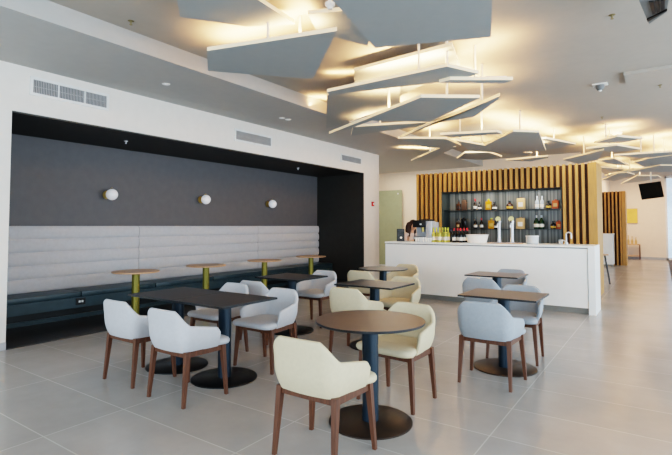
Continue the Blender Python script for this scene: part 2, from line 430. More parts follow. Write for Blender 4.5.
def chair_seat():
    bm = bm_new()
    def outline(ins):
        o = []
        hw, yf, yb, r = .222-ins, .275-ins, -.195+ins, max(.02, .075-ins*.5)
        for cx, cy, a0 in ((hw-r, yf-r, 0), (-hw+r, yf-r, PI/2), (-hw+r, .12, PI), (-hw+r, .06+r, PI), (-hw+r, yb+r, PI), (hw-r, yb+r, 1.5*PI), (hw-r, .06+r, 2*PI), (hw-r, .12, 2*PI)):
            if cy in (.12, .06+r):
                yy = cy if cy == .12 else .06; fl = max(0, min(1, (yy-.06)/.12)); o.append(((cx+r*math.cos(a0))*(1+.2*fl), yy)); continue
            for k in range(7):
                a = a0 + PI/2*k/6; yy = cy+r*math.sin(a)
                fl = max(0, min(1, (yy-.06)/.12)); o.append(((cx+r*math.cos(a))*(1+.2*fl), yy))
        return o
    lev = [(.03, .418), (.008, .424), (0, .437), (0, .455), (.006, .467), (.02, .476), (.06, .482), (.14, .486)]
    rings = [[bm.verts.new((x, y, z)) for x, y in outline(i)] for i, z in lev]
    for a, b in zip(rings, rings[1:]):
        n = len(a)
        for k in range(n): bm.faces.new((a[k], a[(k+1) % n], b[(k+1) % n], b[k]))
    bm.faces.new(rings[0][::-1]); bm.faces.new(rings[-1])
    return bm
def make_chair(fab, label, group):
    t = thing('armchair', label, 'chair', (0, 0, 0), 0, group)
    obj('seat', chair_seat(), fab, t, 60)
    obj('backrest', chair_shell(), fab, t, 60)
    for sx in (-1, 1):
        for y0, y1, xt, xf in ((-.172, -.212, .212, .228), (.182, .205, .226, .256)):
            P('leg', M['walnut'], t, lambda b: bar(b, (sx*xf, y1, 0), (sx*xt, y0, .425), .024, .04))
    def fr(b):
        box(b, -.21, .21, .168, .194, .378, .422); box(b, -.2, .2, -.184, -.16, .378, .422)
        [prism(b, [(s_*.197, -.17), (s_*.221, -.17), (s_*.236, .18), (s_*.212, .18)], .378, .422) for s_ in (-1, 1)]
    P('seat_frame', M['walnut'], t, fr)
    return t
GW, GC, GG = 'pale grey armchairs by the black tables', 'cream armchairs by the brown tables', 'blue grey armchairs by the right tables'
cw = make_chair(M['fab_w'], 'pale grey armchair seen from behind, leftmost at the long black table', GW); cw.location = (-4.10, 2.655, 0)
dup(cw, (-3.345, 2.615, 0), 0, 'pale grey armchair seen from behind, nearest the camera at the long black table')
dup(cw, (-3.385, 3.64, 0), PI, 'pale grey armchair facing the camera at the near end of the long black table')
dup(cw, (-4.155, 3.68, 0), PI, 'pale grey armchair facing the camera half hidden behind the long black table')
dup(cw, (-4.17, 4.45, 0), 0, 'pale grey armchair on near side of the small black table, back towards us')
dup(cw, (-4.22, 5.56, 0), PI, 'pale grey armchair behind the small black table facing us')
cc = make_chair(M['fab_c'], 'cream armchair in the foreground, its back to the camera', GC); cc.location = (-1.805, 2.47, 0)
dup(cc, (-1.83, 3.545, 0), PI-.07, 'cream armchair facing the camera behind the round brown table')
dup(cc, (-2.86, 4.555, 0), 0, 'cream armchair seen from behind left of the round brown table')
dup(cc, (-2.83, 5.47, 0), PI, 'cream armchair behind the middle square table facing us')
dup(cc, (-3.78, 6.32, 0), 0, 'cream armchair in front of the far round table, back towards us')
dup(cc, (-3.72, 7.33, 0), PI, 'cream armchair behind the far round table beside the bar')
cg = make_chair(M['fab_g'], 'blue grey armchair nearest the camera on the right, back towards us', GG); cg.location = (-1.335, 4.455, 0)
dup(cg, (-1.338, 5.385, 0), PI, 'blue grey armchair facing us behind the nearer right table')
dup(cg, (-1.97, 6.36, 0), 0, 'blue grey armchair in front of the farther right table, back towards us')
dup(cg, (-1.95, 7.36, 0), PI, 'blue grey armchair facing us behind the farther right table')

# ------------------------------------------------------------------ tables
def table(x, y, shape, label, topm, colm, discm, group=None, w=.74, d=.68):
    t = thing('pedestal_table', label, 'table', (x, y, 0), 0, group)
    if shape == 'round':
        P('tabletop', [topm], t, lambda b: lathe(b, [(0, .728), (.39, .728), (.4, .733), (.4, .74), (0, .741)], n=64), 30)
        P('edge_band', M['edge'], t, lambda b: lathe(b, [(.38, .722), (.398, .722), (.402, .726), (.4025, .7385), (.399, .739), (.38, .724)], n=64), 30)
    else:
        P('tabletop', [topm], t, lambda b: box(b, -w/2, w/2, -d/2, d/2, .728, .741, .002))
        def eb(b):
            e = .003
            box(b, -w/2-e, w/2+e, -d/2-e, -d/2+.01, .722, .739); box(b, -w/2-e, w/2+e, d/2-.01, d/2+e, .722, .739)
            box(b, -w/2-e, -w/2+.01, -d/2, d/2, .722, .739); box(b, w/2-.01, w/2+e, -d/2, d/2, .722, .739)
        P('edge_band', M['edge'], t, eb)
    P('column', colm, t, lambda b: lathe(b, [(0, .012), (.06, .012), (.06, .722), (0, .722)], n=32), True)
    P('mounting_plate', M['edge'], t, lambda b: lathe(b, [(0, .716), (.17, .716), (.17, .728), (0, .728)], n=32), True)
    P('base', discm, t, lambda b: lathe(b, [(0, 0), (.305, 0), (.305, .01), (.298, .014), (0, .016)], n=64), 30)
    return t
table(-1.79, 3.03, 'round', 'round brown table in the foreground between cream armchairs', M['top'], M['steel'], M['disc'])
table(-3.77, 6.8, 'round', 'round dark table farthest back, beside the left end of the bar', M['topd'], M['steel'], M['disc'])
SQ = 'square pedestal tables'
table(-3.425, 3.1, 'sq', 'black square table forming the near half of the long pair', M['topk'], M['steel'], M['disck'], SQ, .695, .69)
table(-4.128, 3.1, 'sq', 'black square table forming the alcove half of the long pair', M['topk'], M['steel'], M['disck'], SQ, .695, .69)
table(-4.2, 5.0, 'sq', 'black square table alone near the bench, between pale grey armchairs', M['topk'], M['steel'], M['disck'], SQ, .74, .66)
table(-2.86, 4.95, 'sq', 'dark square table in the middle between cream armchairs', M['topd'], M['steel'], M['disc'], SQ, .76, .6)
table(-1.34, 4.93, 'sq', 'brown square table nearer on the right between blue grey armchairs', M['top'], M['steel'], M['disc'], SQ, .74, .6)
table(-1.965, 6.88, 'sq', 'square table farther on the right close to the white bar', M['top'], M['steel'], M['disc'], SQ, .72, .62)
labs = ['round oak cafe table on olive post nearest the camera by the bench', 'round oak cafe table on olive post by the bench, second from the camera',
        'round oak cafe table on olive post by the bench, third from the camera', 'round oak cafe table on olive post at the far end of the bench']
for (x, y), lab in zip(((-6.65, 4.22), (-6.65, 5.57), (-6.65, 7.06), (-6.65, 8.6)), labs):
    t = thing('cafe_table', lab, 'table', (x, y, 0), 0, 'oak topped cafe tables')
    P('tabletop', M['oak'], t, lambda b: lathe(b, [(0, .72), (.335, .72), (.345, .726), (.345, .738), (.34, .742), (0, .742)], n=48), 30)
    P('column', M['brass'], t, lambda b: lathe(b, [(0, .018), (.058, .018), (.058, .72), (0, .72)], n=32), True)
    P('base', M['brass'], t, lambda b: lathe(b, [(0, .006), (.16, .006), (.16, .014), (.155, .02), (0, .02)], n=40), True)

# ------------------------------------------------------------------ bar counter
t = thing('bar_counter', 'long white bar counter with plain front and waterfall end', 'bar counter', (0, 0, 0))
P('countertop', M['white'], t, lambda b: box(b, -4.72, -.90, 8.59, 9.3, 1.075, 1.11, .004))
P('front_panel', M['white'], t, lambda b: box(b, -4.715, -1.01, 8.605, 8.65, .1, 1.06))
P('end_panel', M['white'], t, lambda b: box(b, -1.0, -.90, 8.59, 9.3, 0, 1.075))
P('end_panel', M['white'], t, lambda b: box(b, -4.715, -4.66, 8.65, 9.28, .1, 1.06))
P('shadow_gap', M['ventdark'], t, lambda b: box(b, -4.69, -1.0, 8.63, 9.25, 1.055, 1.077))
P('carcass', M['kick'], t, lambda b: box(b, -4.66, -1.0, 8.65, 9.25, .1, 1.06))
P('plinth', M['kick'], t, lambda b: box(b, -4.6, -1.0, 8.68, 9.2, 0, .1))

# ------------------------------------------------------------------ back bar with slats
t = thing('back_bar', 'tall wood slatted back bar with a dark bottle niche', 'back bar', (0, 0, 0))
Y0 = 10.75; NL, NR = -4.346, -1.735
def slats(b):
    x = -5.01
    while x < -1.25:
        if x+.055 < NL+.01 or x > NR-.02: box(b, x, x+.055, Y0, Y0+.07, 0, 2.715)
        else: box(b, x, x+.055, Y0, Y0+.07, 2.245, 2.715)
        x += .1185
P('slats', M['slat'], t, slats)
P('end_post', M['slat'], t, lambda b: [box(b, -1.22, -1.065, Y0, Y0+.09, 0, 2.715), box(b, -1.105, -1.065, Y0+.09, Y0+1.0, 0, 2.715)])
P('backing', M['slatback'], t, lambda b: [box(b, -5.01, NL, Y0+.07, Y0+.1, 0, 2.7), box(b, NR, -1.1, Y0+.07, Y0+.1, 0, 2.7), box(b, NL, NR, Y0+.07, Y0+.1, 2.25, 2.7),
                                           box(b, -5.01, -4.98, Y0+.1, Y0+1.3, 0, 2.7)])
P('top_cover', M['slatback'], t, lambda b: box(b, -5.01, -1.1, Y0+.1, Y0+1.0, 2.68, 2.7))
P('niche_lining', M['nicheside'], t, lambda b: [box(b, NL-.02, NL, Y0+.02, Y0+.5, .9, 2.25), box(b, NR, NR+.02, Y0+.02, Y0+.5, .9, 2.25), box(b, NL, NR, Y0+.1, Y0+.5, 2.235, 2.25)])
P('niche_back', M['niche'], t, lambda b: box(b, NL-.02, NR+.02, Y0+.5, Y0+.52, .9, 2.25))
for z in (1.80, 1.365):
    P('shelf', M['shelf'], t, lambda b: box(b, NL, NR, Y0+.13, Y0+.5, z-.012, z))
P('back_worktop', M['shelf'], t, lambda b: box(b, NL, NR, Y0+.0, Y0+.5, .86, .9))

# ------------------------------------------------------------------ bottles and bar things
def bottle(x, y, z, h, r, glass, label_m, cap, lab, group=None, neck=.36, square=False):
    t = thing('bottle', lab, 'bottle', (x, y, z), 0, group)
    nh = h*neck; b0 = h-nh
    if square:
        def bd(b):
            box(b, -r, r, -r*.7, r*.7, 0, b0, .008); lathe(b, [(0, b0-.005), (r*.4, b0-.005), (r*.36, b0+nh*.6), (0, b0+nh*.6)], n=14)
        P('body', glass, t, bd, 35)
        P('cap', cap, t, lambda b: lathe(b, [(0, b0+nh*.6), (r*.45, b0+nh*.6), (r*.45, h), (0, h)], n=14), 35)
        if label_m: P('paper_label', label_m, t, lambda b: box(b, -r*.6, r*.6, -r*.7-.003, -r*.7+.001, b0*.25, b0*.65))
    else:
        P('body', glass, t, lambda b: lathe(b, [(0, 0), (r*.95, 0), (r, .01), (r, b0*.82), (r*.8, b0*.97), (r*.38, b0+nh*.25), (r*.34, b0+nh*.55), (0, b0+nh*.55)], n=18), 35)
        P('cap', cap, t, lambda b: lathe(b, [(0, b0+nh*.5), (r*.42, b0+nh*.5), (r*.42, h), (0, h)], n=14), 35)
        if label_m: P('paper_label', label_m, t, lambda b: lathe(b, [(r*.9, b0*.22), (r*1.02, b0*.22), (r*1.02, b0*.58), (r*.9, b0*.58)], n=18), 35)
    return t
g_amber = mat('amber_liquor', (.28, .16, .08), .15); g_dark = mat('dark_glass', (.06, .05, .05), .12); g_green = mat('green_glass', (.05, .20, .11), .12)
g_yel = mat('golden_liquor', (.74, .52, .08), .2); g_clear = mat('clear_glass', (.70, .74, .77), .08); g_wine = mat('white_wine_glass', (.74, .72, .34), .15)
l_white = mat('white_paper', (.93, .91, .87), .7); l_cream = mat('cream_paper', (.80, .66, .46), .7); l_gold = mat('gold_paper', (.85, .68, .30), .5)
l_dark = mat('dark_paper', (.12, .10, .09), .7); c_yel = mat('yellow_green_foil', (.78, .80, .25), .4); c_red = mat('red_foil', (.78, .10, .13), .4); c_or = mat('orange_box', (.72, .33, .15), .5)
def onpx(px, z):   # point on the shelf line at the given photo column
    d = ray(px, 226); k = (Y0+.28)/d.y
    return d.x*k, Y0+.28
SH = 'liquor bottles on the back bar shelves'
def sb(px, z, *a, **k):
    x, y = onpx(px, z); return bottle(x, y, z, *a, group=SH, **k)
US, LS = 1.80, 1.365
sb(459.0, US, .26, .05, g_amber, l_dark, g_dark, 'dark amber bottle on the upper shelf, leftmost', square=True)
sb(464.5, US, .27, .055, mat('brown_box', (.32, .22, .15), .6), None, g_dark, 'square brown bottle on the upper shelf, second from the left', neck=.1, square=True)
sb(475.5, US, .27, .04, g_dark, l_white, c_red, 'dark bottle with red cap and white label on the upper shelf')
sb(479.7, US, .20, .045, g_dark, l_white, g_dark, 'short dark bottle with white label on the upper shelf')
sb(489, US, .26, .065, g_yel, l_gold, c_yel, 'tall yellow bottle on the upper shelf', square=True, neck=.22)
sb(494.7, US, .19, .055, g_dark, l_white, g_dark, 'round dark bottle with white label beside the yellow upper bottle')
sb(510, US, .20, .07, g_amber, l_gold, g_dark, 'squat amber bottle in the middle of the upper shelf')
sb(521.5, US, .27, .08, l_cream, l_white, g_amber, 'cream boxed bottle on the upper shelf', square=True, neck=.08)
sb(537.5, US, .29, .042, g_clear, l_white, g_clear, 'clear bottle on the upper shelf, left of the clear pair')
sb(542.5, US, .29, .042, g_clear, l_white, g_clear, 'clear bottle on the upper shelf, right of the clear pair')
sb(549, US, .18, .055, g_dark, l_gold, g_dark, 'round dark bottle with gold label near the right of the upper shelf')
sb(556, US, .20, .065, c_or, l_cream, c_or, 'orange red boxed bottle at the right end of the upper shelf', square=True, neck=.1)
sb(458.5, LS, .24, .05, g_amber, l_cream, g_dark, 'amber bottle on the lower shelf, leftmost', square=True)
sb(464, LS, .27, .055, g_dark, None, g_dark, 'square black bottle on the lower shelf, second from the left', neck=.1, square=True)
sb(475.5, LS, .25, .04, g_dark, l_white, g_dark, 'dark bottle on the lower shelf, left of a pair')
sb(481.5, LS, .25, .04, g_dark, l_white, c_red, 'dark bottle on the lower shelf, right of a pair')
sb(491.5, LS, .25, .065, g_yel, l_gold, c_yel, 'yellow bottle on the lower shelf', square=True, neck=.22)
sb(496, LS, .19, .045, g_dark, l_white, g_dark, 'small dark bottle beside the yellow lower bottle')
sb(520.8, LS, .26, .085, l_cream, l_white, g_amber, 'cream boxed bottle on the lower shelf', square=True, neck=.08)
sb(536.5, LS, .30, .055, g_green, l_white, g_clear, 'green bottle on the lower shelf, left of the green pair')
sb(541.5, LS, .30, .055, g_green, l_white, g_clear, 'green bottle on the lower shelf, right of the green pair')
sb(553.5, LS, .17, .06, g_dark, l_gold, g_dark, 'round dark bottle with gold label on the lower shelf')
sb(559, LS, .18, .05, c_or, l_cream, c_or, 'orange bottle at the right end of the lower shelf', square=True, neck=.1)
CT = 1.11
def cx(px, y):
    d = ray(px, 226); return d.x*y/d.y
WG = 'white wine bottles on the bar'
for i, (px, yy) in enumerate(((433.5, 8.86), (436.6, 8.96), (439.6, 8.84), (442.6, 8.95), (445.3, 8.86), (448.0, 8.95))):
    bottle(cx(px, yy), yy, CT, .29, .037, g_wine, l_white, c_yel,
           ['white wine bottle closest to the coffee machine', 'white wine bottle second from the coffee machine', 'white wine bottle third from the coffee machine',
            'white wine bottle fourth from the coffee machine', 'white wine bottle fifth from the coffee machine', 'white wine bottle closest to the red capped bottles'][i], WG)
for i, (px, yy) in enumerate(((454, 8.86), (457.5, 8.96), (460.5, 8.85), (463.8, 8.95), (467.2, 9.08))):
    bottle(cx(px, yy), yy, CT, .28, .038, g_dark, l_white, c_red,
           ['red wine bottle with red cap nearest the white wine', 'red wine bottle with red cap, second from the white wine', 'red wine bottle with red cap in the middle of its row',
            'red wine bottle with red cap, fourth from the white wine', 'red wine bottle with red cap right beside the white basin'][i], 'red wine bottles on the bar')
bottle(cx(450.8, 9.1), 9.1, CT, .27, .036, g_dark, None, mat('navy_foil', (.10, .08, .25), .4), 'dark bottle with navy cap between white and red wines')
# menu holder
x = cx(400.6, 9.0)
t = thing('menu_holder', 'small black upright card holder on the left end of the bar', 'card holder', (x, 9.0, CT), YAW*.6)
P('frame', M['dark'], t, lambda b: [box(b, -.08, .08, -.012, .012, .0, .26, .004), box(b, -.08, .08, -.04, .04, 0, .012)])
P('card', mat('slate_card', (.24, .26, .27), .6, var=.5, scale=25), t, lambda b: box(b, -.065, .065, -.015, -.011, .02, .245))
P('emblem', M['whitep'], t, lambda b: (lathe(b, [(0, 0), (.022, 0), (.022, .002), (0, .002)], n=20), bmesh.ops.rotate(b, verts=b.verts[:], cent=(0, 0, 0), matrix=Matrix.Rotation(PI/2, 3, 'X')), bmesh.ops.translate(b, verts=b.verts[:], vec=(.01, -.015, .075))))
# coffee machine
x0, x1 = cx(415.5, 9.05), cx(434.5, 9.05)
xm = (x0+x1)/2; hw = (x1-x0)/2
t = thing('coffee_machine', 'silver and black espresso machine on the left of the bar', 'coffee machine', (xm, 9.08, CT))
P('body', M['steelw'], t, lambda b: [box(b, -hw, hw, .02, .2, .05, .40, .01), box(b, hw*.35, hw, -.16, .02, .05, .42, .012), box(b, -hw, hw*.35, -.16, .02, .05, .10, .006)], 30)
P('top_housing', M['dark'], t, lambda b: [box(b, -hw, hw*.35, -.17, .2, .29, .44, .015), box(b, -hw*.6, hw*.5, -.05, .18, .40, .46, .02)], 30)
P('foot', M['dark'], t, lambda b: [lathe(b, [(0, 0), (.025, 0), (.025, .05), (0, .05)], (sx*hw*.85, y, 0), 14) for sx in (-1, 1) for y in (-.12, .15)])
P('badge', M['whitep'], t, lambda b: box(b, -.05, -.01, -.174, -.168, .34, .37))
P('group_head', M['gold'], t, lambda b: lathe(b, [(0, .20), (.03, .20), (.035, .29), (0, .29)], (-.02, -.08, 0), 16), True)
P('drip_tray', M['dark'], t, lambda b: box(b, -hw*.95, hw*.3, -.15, .01, .10, .106))
# cups
for i in range(7):
    px = 416.2 + i*2.35; xx = cx(px, 8.82)
    t = thing('cup', ['white cup at the left end of the row before the coffee machine', 'white cup second in the row before the coffee machine', 'white cup third in the row before the coffee machine',
                      'white cup in the middle of the row before the coffee machine', 'white cup fifth in the row before the coffee machine', 'white cup sixth in the row before the coffee machine',
                      'white cup at the row end beside the white wine'][i], 'cup', (xx, 8.82, CT), 0, 'white cups in front of the coffee machine')
    P('bowl', M['white'], t, lambda b: lathe(b, [(0, 0), (.016, 0), (.022, .02), (.024, .085), (.021, .085), (.018, .02), (0, .012)], n=16), 40)
    P('handle', M['white'], t, lambda b: tube(b, [(.022, 0, .07), (.036, 0, .06), (.036, 0, .035), (.021, 0, .025)], .004, 8), True)
# basin, taps, bucket, faucet
xb = (cx(466, 9.0)+cx(488, 9.0))/2; rb = (cx(488, 9.0)-cx(466, 9.0))/2
t = thing('serving_basin', 'wide white oval basin on the bar beside the red wines', 'basin', (xb, 9.0, CT))
def basin(b):
    lathe(b, [(0, .0), (.82*rb, 0), (.9*rb, .05), (rb, .15), (rb*.97, .155), (rb*.84, .06), (0, .025)], n=40)
    bmesh.ops.scale(b, vec=(1, .75, 1), verts=b.verts[:])
P('bowl', M['white'], t, basin, 40)
P('rim', M['whitep'], t, lambda b: (lathe(b, [(rb*.96, .143), (rb*1.03, .143), (rb*1.03, .158), (rb*.96, .158)], n=40), bmesh.ops.scale(b, vec=(1, .75, 1), verts=b.verts[:])), 40)
for px, lab in ((499, 'silver beer tap column with round badge beside the basin'), (512, 'silver beer tap column with round badge, right one')):
    xx = cx(px, 9.0)
    t = thing('beer_tap', lab, 'beer tap', (xx, 9.0, CT), 0, 'beer taps on the bar')
    P('base', M['steelw'], t, lambda b: lathe(b, [(0, 0), (.055, 0), (.055, .012), (.04, .02), (0, .02)], n=24), True)
    P('column', M['steelw'], t, lambda b: lathe(b, [(0, .02), (.034, .02), (.027, .12), (.029, .36), (.036, .40), (.034, .42), (0, .43)], n=24), True)
    P('spout', M['steelw'], t, lambda b: tube(b, [(0, -.02, .36), (0, -.09, .36), (0, -.11, .34), (0, -.11, .29)], .012, 10), True)
    P('handle', M['dark'], t, lambda b: tube(b, [(0, -.06, .37), (0, -.07, .42)], [.01, .014], 10), True)
    def badge(b):
        lathe(b, [(0, 0), (.046, 0), (.046, .014), (0, .014)], n=28); bmesh.ops.rotate(b, verts=b.verts[:], cent=(0, 0, 0), matrix=Matrix.Rotation(PI/2, 3, 'X')); bmesh.ops.translate(b, verts=b.verts[:], vec=(0, -.05, .45))
    P('badge', mat('pale_yellow_badge', (.93, .90, .62), .4), t, badge, 30)
t = thing('drip_tray', 'flat drip tray of pale wood between the beer taps', 'tray', (cx(505, 8.85), 8.85, CT))
P('tray', M['oak'], t, lambda b: box(b, -.3, .3, -.1, .06, 0, .014, .004))
P('grid', M['steelw'], t, lambda b: [box(b, -.27+.045*k, -.25+.045*k, -.08, .04, .014, .018) for k in range(13)])
xx = (cx(526, 8.95)+cx(538, 8.95))/2
t = thing('ice_bucket', 'short pale round bucket on the right part of the bar', 'bucket', (xx, 8.95, CT))
P('bucket', mat('frosted_bucket', (.78, .80, .80), .3), t, lambda b: lathe(b, [(0, 0), (.095, 0), (.105, .01), (.108, .14), (.1, .14), (.095, .02), (0, .02)], n=32), 40)
P('rim', M['whitep'], t, lambda b: lathe(b, [(.097, .132), (.114, .132), (.114, .146), (.097, .146)], n=32), 40)
xx = cx(566, 9.05)
t = thing('faucet', 'chrome gooseneck faucet near the right end of the bar', 'faucet', (xx, 9.05, CT))
P('base', M['steelw'], t, lambda b: lathe(b, [(0, 0), (.03, 0), (.03, .03), (.018, .04), (0, .04)], n=20), True)
P('spout', M['steelw'], t, lambda b: tube(b, [(0, 0, .03), (0, 0, .17)] + [(.04-.04*math.cos(a), 0, .17+.04*math.sin(a)) for a in [PI*k/8 for k in range(1, 9)]] + [(.08, 0, .10)], .012, 12), True)
P('lever', M['steelw'], t, lambda b: tube(b, [(-.01, 0, .05), (-.06, -.02, .08)], .007, 8), True)
xx = cx(560.5, 9.1)
t = thing('glass_tumbler', 'small pale tumbler beside the chrome faucet', 'glass', (xx, 9.1, CT))
P('tumbler', g_clear, t, lambda b: lathe(b, [(0, 0), (.032, 0), (.038, .08), (.034, .08), (.029, .01), (0, .01)], n=20), 40)

# ------------------------------------------------------------------ bartender
def skin_mesh(verts, edges, radii, sub=2):
    me = bpy.data.meshes.new('tmp'); me.from_pydata(verts, edges, [])
    o = bpy.data.objects.new('tmp', me); C.objects.link(o)
    md = o.modifiers.new('s', 'SKIN'); md.use_smooth_shade = True
    for v, r in zip(me.skin_vertices[0].data, radii): v.radius = r if isinstance(r, tuple) else (r, r)
    me.skin_vertices[0].data[0].use_root = True
    o.modifiers.new('u', 'SUBSURF').levels = sub
    dg = bpy.context.evaluated_depsgraph_get()
    out = bpy.data.meshes.new_from_object(o.evaluated_get(dg))
    bpy.data.objects.remove(o); return out
def remesh(bm, vox):
    me = bpy.data.meshes.new('tmp'); bm.to_mesh(me); bm.free()
    o = bpy.data.objects.new('tmp', me); C.objects.link(o)
    md = o.modifiers.new('r', 'REMESH'); md.mode = 'VOXEL'; md.voxel_size = vox
    sm = o.modifiers.new('sm', 'SMOOTH'); sm.iterations = 3; sm.factor = .5
    dg = bpy.context.evaluated_depsgraph_get()
    out = bpy.data.meshes.new_from_object(o.evaluated_get(dg)); bpy.data.objects.remove(o)
    b = bmesh.new(); b.from_mesh(out); return b
px_ = cx(408.2, 9.68)
person = thing('person', 'person with long brown hair bent over behind the coffee machine', 'person', (px_, 9.68, 0), math.radians(-25))
J = dict(pel=(-.06, 0, .90), wai=(-.02, 0, 1.02), che=(.05, 0, 1.17), nb=(.10, 0, 1.28), nk=(.125, 0, 1.34), hd=(.15, 0, 1.42))
arms = {}
for s in (-1, 1):
    arms[s] = [(.07, s*.08, 1.25), (.07, s*.165, 1.235), (.13, s*.20, 1.02), (.33, s*.13, 1.10), (.39, s*.11, 1.115)]
legs = {s: [(-.06, s*.085, .86), (-.03, s*.09, .48), (-.06, s*.095, .08), (.06, s*.10, .035), (.12, s*.10, .03)] for s in (-1, 1)}
def body_graph(parts, grow=0):
    v, e, r = [], [], []
    def add(p, rad, link=None):
        v.append(p); r.append((rad[0]+grow, rad[1]+grow) if isinstance(rad, tuple) else (rad+grow, rad+grow))
        if link is not None: e.append((link, len(v)-1))
        return len(v)-1
    a = add(J['pel'], (.125, .105)); b = None
    if 'torso' in parts:
        b = add(J['wai'], (.115, .09), a); c = add(J['che'], (.13, .10), b); d = add(J['nb'], .07, c)
        if 'head' in parts: n = add(J['nk'], .05, d); add(J['hd'], .05, n)
        for s in (-1, 1):
            k = c
            for i, (p, rad) in enumerate(zip(arms[s], (.06, .055, .042, .032, .026))):
                if 'sleeve' in parts and i > 2: break
                k = add(p, rad, k)
    if 'legs' in parts:
        for s in (-1, 1):
            k = a
            for i, (p, rad) in enumerate(zip(legs[s], (.09, .06, .04, .038, .03))):
                if 'trouser' in parts and i > 2: break
                k = add(p, rad, k)
    return v, e, r
bm = bmesh.new()
bm.from_mesh(skin_mesh(*body_graph(('torso', 'head', 'legs'))))
hc = Vector((.165, 0, 1.445))
r_ = bmesh.ops.create_uvsphere(bm, u_segments=28, v_segments=20, radius=1)
for v in r_['verts']:
    x, y, z = v.co
    jaw = 1-.25*max(0, -z)
    v.co = (x*.095*jaw + (.012*max(0, -z) if x > 0 else 0), y*.074*jaw, z*.112)
rotm = Matrix.Rotation(math.radians(32), 3, 'Y')
def addon(fn):
    n0 = set(bm.verts); fn(); nv = [v for v in bm.verts if v not in n0]
    for v in nv: v.co = hc + rotm @ v.co
for v in r_['verts']: v.co = hc + rotm @ v.co
addon(lambda: tube(bm, [(.088, 0, .02), (.108, 0, -.018), (.112, 0, -.03), (.092, 0, -.038)], [.008, .012, .014, .008], 10))
addon(lambda: tube(bm, [(.085, -.022, -.062), (.095, 0, -.064), (.085, .022, -.062)], [.005, .008, .005], 8))
for s in (-1, 1): addon(lambda: tube(bm, [(0, s*.074, .02), (-.008, s*.084, 0), (0, s*.074, -.03)], [.008, .013, .007], 8))
for s in (-1, 1):   # hands: palm, four fingers and a thumb curled over the machine edge
    w = Vector(arms[s][-1])
    tube(bm, [w, w+Vector((.03, 0, .003)), w+Vector((.075, 0, 0))], [.024, .034, .03], 10)
    for k, ln in enumerate((.062, .072, .068, .052)):
        o_ = w + Vector((.072, (-.026+.0175*k), 0))
        tube(bm, [o_, o_+Vector((ln*.5, 0, -.006)), o_+Vector((ln*.85, 0, -.024)), o_+Vector((ln, 0, -.042))], [.0095, .009, .008, .006], 8)
    o_ = w + Vector((.03, -s*.03, 0))
    tube(bm, [o_, o_+Vector((.03, -s*.022, -.006)), o_+Vector((.055, -s*.026, -.018))], [.012, .0105, .008], 8)
bm = remesh(bm, .0065)
obj('body', bm, M['skin'], person, True)
bm = bmesh.new()
for s in (-1, 1):
    r_ = bmesh.ops.create_uvsphere(bm, u_segments=12, v_segments=8, radius=.011)
    for v in r_['verts']: v.co = hc + rotm @ (v.co + Vector((.083, s*.03, .008)))
obj('eyes', bm, M['eye'], person, True)
bm = bmesh.new()
r_ = bmesh.ops.create_uvsphere(bm, u_segments=32, v_segments=22, radius=1)
for v in r_['verts']:
    x, y, z = v.co
    fx = x*.108
    if x > .45 and z < .55: fx = min(fx, .05)
    v.co = hc + rotm @ Vector((fx-.012, y*.09, z*.122+.008))
for k in range(9):
    a = -PI*.78 + 2*PI*.78*k/8
    s0 = Vector((-.06-.04*math.cos(a), .078*math.sin(a), .02))
    p0 = hc + rotm @ s0
    tube(bm, [p0, p0+Vector((-.03, .02*math.sin(a), -.09)), p0+Vector((-.035, .03*math.sin(a), -.19)), p0+Vector((-.02, .03*math.sin(a), -.29))], [.04, .045, .038, .012], 10)
bm = remesh(bm, .011); obj('hair', bm, M['hair'], person, True)
bm = bmesh.new(); bm.from_mesh(skin_mesh(*body_graph(('torso', 'sleeve'), .012))); obj('blouse', bm, M['blouse'], person, True)
bm = bmesh.new(); bm.from_mesh(skin_mesh(*body_graph(('legs', 'trouser'), .014))); obj('trousers', bm, M['trouser'], person, True)
bm = bmesh.new()
for s in (-1, 1):
    r_ = bmesh.ops.create_uvsphere(bm, u_segments=16, v_segments=10, radius=1)
    for v in r_['verts']: v.co = Vector((v.co.x*.13+.02, v.co.y*.05+s*.1, max(0, .045+v.co.z*.06)))
obj('shoes', bm, M['dark'], person, True)

# ------------------------------------------------------------------ far corridor
t = thing('slat_screen', 'smaller wood slatted screen farther down the corridor', 'slatted screen', (0, 0, 0))
def sl2(b):
    x = -1.87
    while x < -1.2: box(b, x, x+.055, 20.0, 20.07, 0, 2.7); x += .12
    box(b, -1.2, -1.08, 20.0, 20.09, 0, 2.7)
P('slats', M['slat'], t, sl2)
P('backing', M['slatback'], t, lambda b: box(b, -1.88, -1.1, 20.08, 20.11, 0, 2.69))
P('side_panel', M['slat'], t, lambda b: box(b, -1.12, -1.08, 20.1, 20.7, 0, 2.7))
t = thing('reception_counter', 'white counter in the corridor before the smaller slatted screen', 'counter', (0, 0, 0))
P('front_panel', M['white'], t, lambda b: box(b, -1.88, -1.43, 19.1, 19.16, .08, 1.13, .01))
P('countertop', M['white'], t, lambda b: box(b, -1.88, -1.41, 19.06, 19.6, 1.13, 1.16, .005))
P('side_panel', M['white'], t, lambda b: box(b, -1.47, -1.43, 19.16, 19.58, .08, 1.13))
P('plinth', M['kick'], t, lambda b: box(b, -1.88, -1.46, 19.14, 19.56, 0, .08))
t = thing('corridor_chair', 'chair with tan back and dark legs half hidden beyond the bar', 'chair', (-1.41, 13.45, 0), -.9)
P('seat', M['oak'], t, lambda b: box(b, -.22, .22, -.22, .22, .70, .74, .01))
P('backrest', M['oak'], t, lambda b: box(b, -.2, .2, -.24, -.21, .80, 1.0, .01))
for sx in (-1, 1):
    for sy in (-1, 1): P('leg', M['dark'], t, lambda b: bar(b, (sx*.23, sy*.23, 0), (sx*.14, sy*.17, .70), .026, .03))
